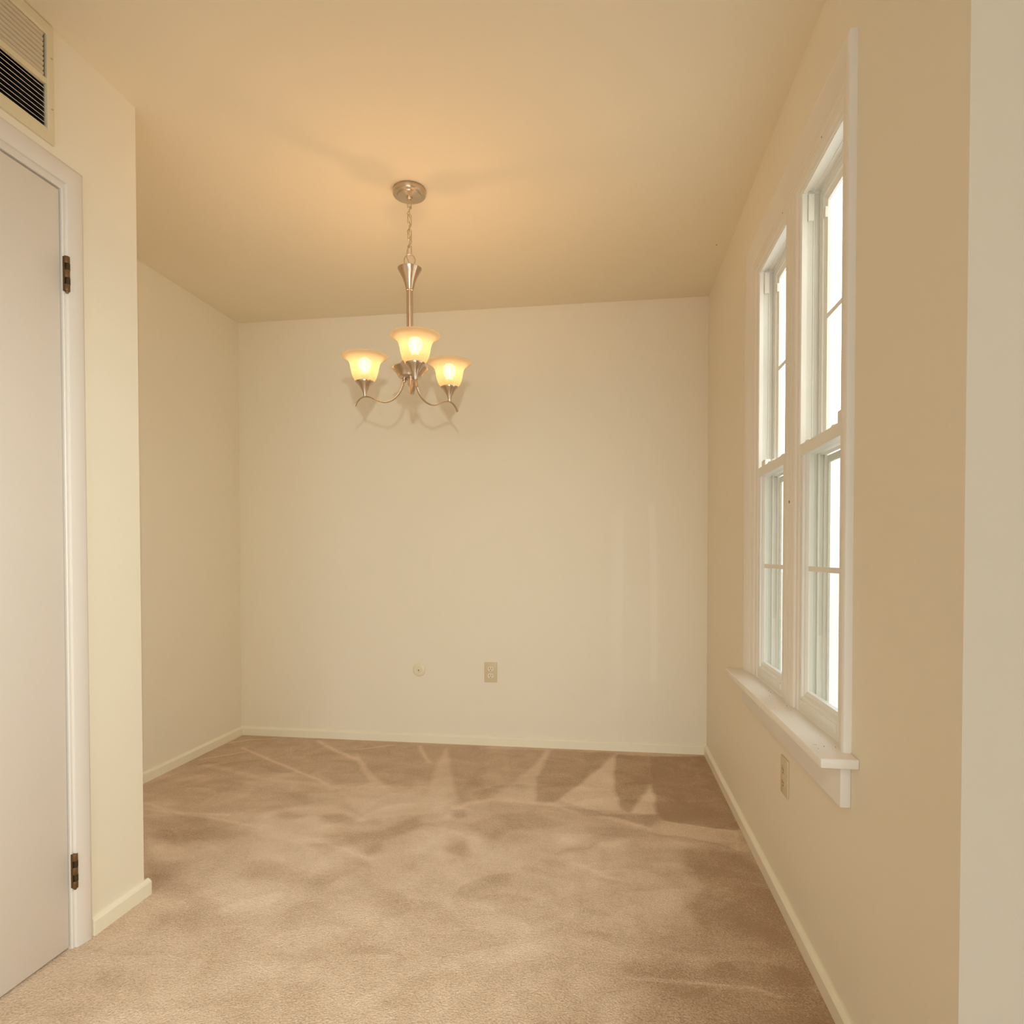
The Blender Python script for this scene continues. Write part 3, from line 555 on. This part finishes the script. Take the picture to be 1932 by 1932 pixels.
# ------------------------------------------------------------------ pair of double-hung windows
SILL = .632; HT = 2.072
def window(name, ya, yb, label, latch):
    root = tag(empty(name, (W, (ya+yb)/2, SILL)), label, kind='structure')
    y0, y1 = ya-(ya+yb)/2, yb-(ya+yb)/2; z0, z1 = 0, HT-SILL
    o = .030
    prof = [(0, 0), (.026, 0), (.030, .003), (.030, .0165), (.024, .0175), (.024, .033), (.0265, .034), (.0265, .0365), (.024, .0375), (.024, .049), (.033, .050), (.033, .0535), (.024, .0545),
            (.024, .066), (.031, .067), (.031, .0805), (0, .0805)]
    bm = frame(bmesh.new(), 0, 1, y0-o, y1+o, z0-.028, z1+o, prof); new('window_frame', bm, vinyl, root)
    # weathered track strip on each jamb, and the balance clip at its top
    for s, yy in ((1, y1), (-1, y0)):
        e = yy+s*.006
        boxo('track_strip', (.018, min(e, e-s*.0015), .01), (.0325, max(e, e-s*.0015), z1-.002), weather, root)
        boxo('track_strip', (.038, min(e, e-s*.0015), .01), (.0485, max(e, e-s*.0015), z1-.002), weather, root)
        boxo('track_strip', (.0550, min(e, e-s*.0015), .21), (.0655, max(e, e-s*.0015), z1-.002), weather, root)
        boxo('track_clip', (.0175, min(e, e-s*.010), z1-.078), (.0335, max(e, e-s*.010), z1-.004), vinyl, root, .002)
    # lower sash, closed
    sprof = [(0, .003), (.66, .003), (.72, .0045), (.74, .010), (.88, .0115), (1, .018), (1, .030), (0, .034)]
    zs0, zs1 = .002, 1.3755-SILL
    bm = frame(bmesh.new(), 0, 1, y0+.001, y1-.001, zs0, zs1, sprof, sides=(.030, .030, .056, .030)); ls = new('lower_sash', bm, vinyl, root)
    boxo('glass_pane', (.0195, y0+.029, zs0+.055), (.0225, y1-.029, zs1-.029), glass, ls)
    boxo('muntin', (.0180, y0+.030, 1.030-SILL-.007), (.0190, y1-.030, 1.030-SILL+.007), vinyl, ls)
    boxo('finger_lift', (-.0012, y0+.030, .018), (.0035, y1-.022, .0355), vinyl, ls, .0006)
    bm = box(bmesh.new(), (.001, y0+.0005, zs1-.031), (.0355, y1-.0005, zs1+.0005), .0012); new('meeting_rail', bm, vinyl, ls)
    if latch == 'near':
        boxo('tilt_latch', (.006, y0+.012, zs1), (.026, y0+.062, zs1+.033), vinyl, ls, .004, True)
        boxo('tilt_latch', (.006, y1-.065, zs1), (.024, y1-.030, zs1+.007), vinyl, ls, .002, True)
        bm = lathe(bmesh.new(), [(.011, 0), (.011, .005), (.008, .010), (0, .012)], 20); xform(bm, Matrix.Translation((.018, y0+.108, zs1))); new('sash_lock', bm, vinyl, ls, True)
        boxo('lock_lever', (.008, y0+.070, zs1+.001), (.018, y0+.100, zs1+.007), vinyl, ls, .002, True)
    else:
        boxo('tilt_latch', (.006, y1-.075, zs1), (.026, y1-.028, zs1+.024), vinyl, ls, .004, True)
        boxo('tilt_latch', (.006, y0+.030, zs1), (.024, y0+.065, zs1+.007), vinyl, ls, .002, True)
        bm = lathe(bmesh.new(), [(.011, 0), (.011, .006), (.008, .012), (0, .014)], 20); xform(bm, Matrix.Translation((.018, y1-.150, zs1))); new('sash_lock', bm, vinyl, ls, True)
        boxo('lock_lever', (.008, y1-.135, zs1+.001), (.018, y1-.105, zs1+.009), vinyl, ls, .002, True)
    # upper sash, further out
    up0, up1 = 1.347-SILL, z1+.001
    bm = frame(bmesh.new(), 0, 1, y0-.001, y1+.001, up0, up1, [(0, .052), (.60, .052), (.64, .055), (1, .061), (1, .068), (0, .0745)], sides=(.030, .030, .030, .038)); us = new('upper_sash', bm, vinyl, root)
    boxo('glass_pane', (.0625, y0+.028, up0+.029), (.0655, y1-.028, up1-.036), glass, us)
    boxo('muntin', (.0612, y0+.029, 1.720-SILL-.007), (.0620, y1-.029, 1.720-SILL+.007), vinyl, us)
    for s, yy in ((1, y1), (-1, y0)):
        boxo('night_latch', (.0535, min(yy-s*.020, yy-s*.0295), up1-.085), (.0605, max(yy-s*.020, yy-s*.0295), up1-.056), weather, us, .001)
    # half screen outside the lower sash
    bm = frame(bmesh.new(), 0, 1, y0-.003, y1+.003, .004, 1.345-SILL, [(0, .0745), (1, .0745), (1, .0800), (0, .0800)], sides=(.014, .014, .020, .020)); sf = new('screen_frame', bm, weather, root)
    boxo('screen_mesh', (.0770, y0+.010, .020), (.0774, y1-.010, 1.345-SILL-.016), screenm, sf)
    return root
J1, J2 = 1.905, 2.405
window('window_1', 1.565, J1, 'white double-hung window unit nearer the camera', 'near')
window('window_2', 2.060, J2, 'white double-hung window unit nearer the back wall', 'far')

t1 = tag(empty('trim_1', (W, 2.0, SILL)), 'white casing, mullion, stool and apron around the pair of windows', kind='structure')
CY0, CY1, CZ1 = 1.500, 2.556, 2.203
bm = frame(bmesh.new(), 0, 1, CY0-2, CY1-2, 0, CZ1-SILL, [(0, 0), (0, -.011), (.0015, -.0155), (.006, -.018), (.014, -.0185), (.040, -.013), (.072, -.0075), (.0765, -.0045), (.0765, 0)],
      sides=(.80, 1, 1, 1), open_bottom=True); new('window_casing', bm, trimw, t1, True)
# grooved inner stop running round both units
bm = frame(bmesh.new(), 0, 1, 1.562-2, 2.479-2, 0, 2.1262-SILL, [(0, .002), (0, -.0050), (.0035, -.0062), (.011, -.0062), (.0125, -.0048), (.014, -.0062), (.022, -.0062), (.0235, -.0048), (.025, -.0058), (.034, -.0048), (.044, .001), (.050, .004), (.056, .004), (.056, .010), (0, .010)],
      sides=(.2, 1, 1, 1), open_bottom=True); new('window_stop', bm, trimw, t1)
mc0, mc1 = 1.918, 2.047
bm = bmesh.new()
pr = []; yy = [0, .006, .018, .0185, .026, .0265, .040, .0405, .055, .0555, .062, .064, .070]
w_ = mc1-mc0
half = [(0, .010), (0, .002), (.010, .0005), (.013, -.004), (.018, -.0062), (.0275, -.0062), (.029, -.0045), (.0305, -.0062), (.041, -.0062), (.0425, -.0045), (.044, -.0062), (.052, -.0062), (.0535, -.0045), (.055, -.0062)]
pr = [(d, mc0-2+a) for a, d in half]+[(d, mc1-2-a) for a, d in reversed(half)]
A = [bm.verts.new((d, y, 0)) for d, y in pr]; B2 = [bm.verts.new((d, y, HT-SILL+.02)) for d, y in pr]
for i in range(len(pr)): bm.faces.new((A[i], A[(i+1) % len(pr)], B2[(i+1) % len(pr)], B2[i]))
bm.faces.new(A); bm.faces.new(B2); mu = new('mullion_post', bm, trimw, t1)
bm = lathe(bmesh.new(), [(0, .0008), (.0042, .0006), (.0045, -.002)], 14); xform(bm, Matrix.Translation((-.0062, 1.979-2, 1.223-SILL)) @ Matrix.Rotation(-PI/2, 4, 'Y')); new('nail_hole', bm, holem, mu)
for y_, z_ in ((1.716, 2.107), (2.075, 2.107)):
    bm = lathe(bmesh.new(), [(0, .0008), (.0022, .0006), (.0026, -.002)], 12); xform(bm, Matrix.Translation((-.0060, y_-2, z_-SILL)) @ Matrix.Rotation(-PI/2, 4, 'Y')); new('nail_hole', bm, holem, mu)
# stool (inner sill board) with horns, and the apron below
bm = box(bmesh.new(), (-.078, 1.452-2, -.0215), (-.0002, 2.588-2, 0), .003, 3); box(bm, (-.002, 1.548-2, -.0215), (.030, 2.468-2, -.0005)); new('window_stool', bm, trimw, t1, True)
# a little grit left on the stool
rr = random.Random(4)
bm = bmesh.new()
for k in range(16):
    x_, y_, s_ = rr.uniform(-.070, -.012), rr.uniform(1.47, 2.3)-2, rr.uniform(.0005, .0012)
    g_ = bmesh.ops.create_icosphere(bm, subdivisions=1, radius=s_); bmesh.ops.translate(bm, verts=g_['verts'], vec=(x_, y_, s_*.6))
new('dust_specks', bm, holem, t1)['kind'] = 'stuff'
boxo('window_apron', (-.0225, 1.500-2, -.1215), (-.0002, 2.545-2, -.0217), trimw, t1, .002, True)

# ------------------------------------------------------------------ outlets and phone plate
def outlet(locn, rotz, label):
    r = tag(empty('wall_outlet', locn), label, 'outlet'); r.rotation_euler = (0, 0, rotz)
    # local frame: x along the wall, -y out of the wall
    w, h = .0365, .0562
    bm = bmesh.new(); b_ = box(bm, (-w, -.0055, -h), (w, 0, h), .0022, 3); new('cover_plate', bm, almond, r, True)
    for s in (1, -1):
        bm = bmesh.new(); n = 28; zc = s*.0195
        ring = []
        for k in range(n):
            a = 2*PI*k/n; x = .0168*math.cos(a); z = max(-.0125, min(.0125, .0168*math.sin(a))); ring.append((x, z+zc))
        A = [bm.verts.new((x, -.0052, z)) for x, z in ring]; B_ = [bm.verts.new((x, -.0072, z)) for x, z in ring]; D_ = [bm.verts.new((x*.96, -.0078, zc+(z-zc)*.96)) for x, z in ring]
        for k in range(n):
            k2 = (k+1) % n; bm.faces.new((A[k], A[k2], B_[k2], B_[k])); bm.faces.new((B_[k], B_[k2], D_[k2], D_[k]))
        bm.faces.new(D_); f = new('receptacle', bm, ivory if rotz == 0 else almond, r)
        for x, hh in ((-.0065, .0042), (.0065, .0034)):
            boxo('slot', (x-.0013, -.0081, zc+.0025-hh), (x+.0013, -.0077, zc+.0025+hh), dark, f)
        bm = lathe(bmesh.new(), [(0, .0003), (.0024, .0003), (.0024, 0)], 14); xform(bm, Matrix.Translation((0, -.0079, zc-.0078)) @ Matrix.Rotation(PI/2, 4, 'X')); new('slot', bm, dark, f)
    bm = lathe(bmesh.new(), [(0, .0012), (.0022, .0009), (.0028, 0)], 14); xform(bm, Matrix.Translation((0, -.0055, 0)) @ Matrix.Rotation(PI/2, 4, 'X')); new('screw', bm, ivory, r, True)
    return r
outlet((-.6432, YB, .4118), 0, 'almond duplex wall outlet low on the back wall, right of the round plate')
outlet((W, 2.0185, .4035), -PI/2, 'almond wall outlet seen edge-on under the window stool')
r = tag(empty('phone_plate', (-1.059, YB, .4136)), 'round ivory phone jack plate with a keyhole, low on the back wall', 'wall plate')
prof = [(0, .0105), (.0095, .0105), (.0120, .0095), (.0130, .0082), (.0150, .0088), (.026, .0082), (.0335, .0062), (.0372, .0030), (.0380, 0)]
bm = lathe(bmesh.new(), prof, 48); xform(bm, Matrix.Rotation(PI/2, 4, 'X')); new('cover_disc', bm, ivory, r, True)
bm = lathe(bmesh.new(), [(0, .0004), (.0030, .0004), (.0030, 0)], 16); xform(bm, Matrix.Translation((0, -.0105, .0015)) @ Matrix.Rotation(PI/2, 4, 'X')); box(bm, (-.0014, -.0109, -.0055), (.0014, -.0105, .0005)); new('keyhole', bm, dark, r)

# ------------------------------------------------------------------ chandelier
CX, CY = -.7359, 2.3623
ch = tag(empty('chandelier', (CX, CY, H)), 'brushed nickel chandelier with three lit frosted glass shades hanging from the ceiling', 'chandelier')
def cz(z): return z-H
bm = lathe(bmesh.new(), [(0, 0), (.0600, 0), (.0615, -.002), (.0615, -.0185), (.0595, -.0215), (.0465, -.0225), (.0450, -.0260), (.030, -.0275), (.012, -.0285), (.0105, -.034), (.006, -.037), (0, -.037)], 64)
new('ceiling_canopy', bm, nickel, ch, True)
# chain
ztop, zbot = 2.402, 2.2015
nl = 7; pitch_ = (ztop-zbot)/nl; me = None
def link_pts(hl, hw, n=20):
    out = []
    for k in range(n):
        a = 2*PI*k/n; x = math.cos(a)*hw; z = math.sin(a)*hw + (hl-hw if math.sin(a) > 0 else -(hl-hw)); out.append((x, 0, z))
    return out
for k in range(nl):
    if me is None:
        bm = tube(bmesh.new(), link_pts(.0195, .0068), .0016, 8, closed=True); s = new('chain_link', bm, brightm, ch, True); me = s.data
    else:
        s = bpy.data.objects.new('chain_link', me); C.objects.link(s); s.parent = ch
    s.location = (0, 0, cz(ztop-pitch_*(k+.5))); s.rotation_euler = (0, 0, math.radians(25+(90 if k % 2 else 0)))
pts = smooth_path([(0, 0, cz(2.408))]+[(.0085*math.cos(k*1.9), .0085*math.sin(k*1.9), cz(2.39-.0205*k)) for k in range(9)]+[(-.012, 0, cz(2.195)), (-.004, .004, cz(2.172)), (0, 0, cz(2.152))], 4)
new('lamp_cord', tube(bmesh.new(), pts, .0013, 6), clear_cord, ch, True)
bm = tube(bmesh.new(), [(.0205*math.cos(2*PI*k/36), 0, .0235*math.sin(2*PI*k/36)) for k in range(36)], .0019, 8, closed=True)
s = new('hanging_ring', bm, brightm, ch, True); s.location = (0, 0, cz(2.1765)); s.rotation_euler = (0, 0, math.radians(12))
# flared cup and stem
bm = lathe(bmesh.new(), [(0, cz(2.150)), (.010, cz(2.1500)), (.0105, cz(2.1490)), (.0425, cz(2.1480)), (.0450, cz(2.1465)), (.0445, cz(2.1435)), (.0365, cz(2.130)), (.0275, cz(2.112)), (.0205, cz(2.093)), (.0160, cz(2.076)), (.0142, cz(2.0675)), (0, cz(2.0675))], 56)
new('flared_cup', bm, nickel, ch, True)
bm = lathe(bmesh.new(), [(0, cz(2.069)), (.0128, cz(2.069)), (.0138, cz(2.0675)), (.0138, cz(2.0645)), (.0120, cz(2.063)), (.0120, cz(1.82)), (0, cz(1.82))], 40)
new('stem', bm, nickel, ch, True)
# hub
bm = lathe(bmesh.new(), [(0, cz(1.835)), (.0145, cz(1.835)), (.0175, cz(1.823)), (.026, cz(1.803)), (.041, cz(1.787)), (.060, cz(1.778)), (.0660, cz(1.7745)), (.0668, cz(1.7715)), (.063, cz(1.766)), (.054, cz(1.757)), (.047, cz(1.747)), (.045, cz(1.7405)), (.040, cz(1.7375)), (.010, cz(1.7365)), (0, cz(1.7365))], 64)
new('hub', bm, nickel, ch, True)
bm = lathe(bmesh.new(), [(0, cz(1.738)), (.011, cz(1.738)), (.012, cz(1.730)), (.0085, cz(1.722)), (.0095, cz(1.714)), (.0055, cz(1.706)), (0, cz(1.7035))], 32)
new('finial', bm, nickel, ch, True)
# arms: one of each is built, the others are copies
AR = .1897
arm_pts = smooth_path([(.0235, 0, 1.745), (.0245, 0, 1.735), (.0275, 0, 1.716), (.0375, 0, 1.693), (.053, 0, 1.673), (.073, 0, 1.659), (.097, 0, 1.6525), (.122, 0, 1.656), (.146, 0, 1.6665), (.166, 0, 1.6755), (.184, 0, 1.6795), (.199, 0, 1.678), (.213, 0, 1.6705), (.224, 0, 1.659), (.2315, 0, 1.646)], 5)
arm_pts = [Vector((p.x, 0, cz(p.z))) for p in arm_pts]
def build_arm():
    bm = bmesh.new(); tube(bm, arm_pts, 1, 12, rx=(Vector((0, 1, 0)), .0056, .0027))
    a = new('arm', bm, nickel, ch, True)
    bm = lathe(bmesh.new(), [(0, .000), (.0085, 0), (.0092, -.002), (.0092, -.008), (.007, -.0105), (.0068, -.016), (0, -.016)], 24); xform(bm, Matrix.Translation((.0235, 0, cz(1.739)))); new('arm_nut', bm, nickel, a, True)
    bm = lathe(bmesh.new(), [(0, cz(1.680)), (.0052, cz(1.680)), (.0060, cz(1.684)), (.0060, cz(1.6885)), (.0082, cz(1.695)), (.0120, cz(1.705)), (.0180, cz(1.716)), (.0255, cz(1.7255)), (.0335, cz(1.7325)), (.0352, cz(1.7348)), (.0352, cz(1.7385)), (.0335, cz(1.7385)), (.0320, cz(1.7352)), (0, cz(1.7345))], 48)
    xform(bm, Matrix.Translation((AR, 0, 0))); new('socket_cup', bm, nickel, a, True)
    outer = [(.0310, 1.7360), (.0385, 1.7425), (.0440, 1.7520), (.0485, 1.7640), (.0518, 1.7780), (.0543, 1.7925), (.0572, 1.8045), (.0620, 1.8145), (.0690, 1.8225), (.0775, 1.8280), (.0850, 1.8308), (.0878, 1.8325)]
    t = .0028
    inner = [(r-t*(.9 if z < 1.80 else .4), z+t*(.25 if z < 1.80 else .8)) for r, z in outer]
    prof = [(r, cz(z)) for r, z in outer]+[(.0884, cz(1.8342)), (.0872, cz(1.8358))]+[(r, cz(z)) for r, z in reversed(inner)]
    bm = lathe(bmesh.new(), prof, 72); xform(bm, Matrix.Translation((AR, 0, 0))); sh = new('glass_shade', bm, shadem, a, True)
    bm = lathe(bmesh.new(), [(0, cz(1.7345)), (.012, cz(1.7345)), (.0125, cz(1.765)), (.011, cz(1.768)), (0, cz(1.768))], 20); xform(bm, Matrix.Translation((AR, 0, 0))); new('lamp_socket', bm, ivory, a, True)
    bm = lathe(bmesh.new(), [(0, cz(1.762)), (.0105, cz(1.764)), (.013, cz(1.774)), (.0215, cz(1.787)), (.0255, cz(1.801)), (.0235, cz(1.815)), (.0150, cz(1.826)), (0, cz(1.830))], 28); xform(bm, Matrix.Translation((AR, 0, 0))); new('light_bulb', bm, bulbm, a, True)
    return a
arm0 = build_arm()
base = math.radians(-75.63+8.365)
arm0.rotation_euler = (0, 0, base)
for k in (1, 2):
    c_ = arm0.copy(); C.objects.link(c_); c_.parent = ch; c_.rotation_euler = (0, 0, base+k*2*PI/3)
    for kid in arm0.children:
        d_ = kid.copy(); C.objects.link(d_); d_.parent = c_
# small nail in the ceiling near the back right corner
bm = lathe(bmesh.new(), [(0, -.0015), (.0022, -.0012), (.003, 0)], 12); o = new('ceiling_nail', bm, holem); o.location = (.4776, 2.9743, H)
tag(o, 'tiny dark nail head in the ceiling near the window wall', 'nail')
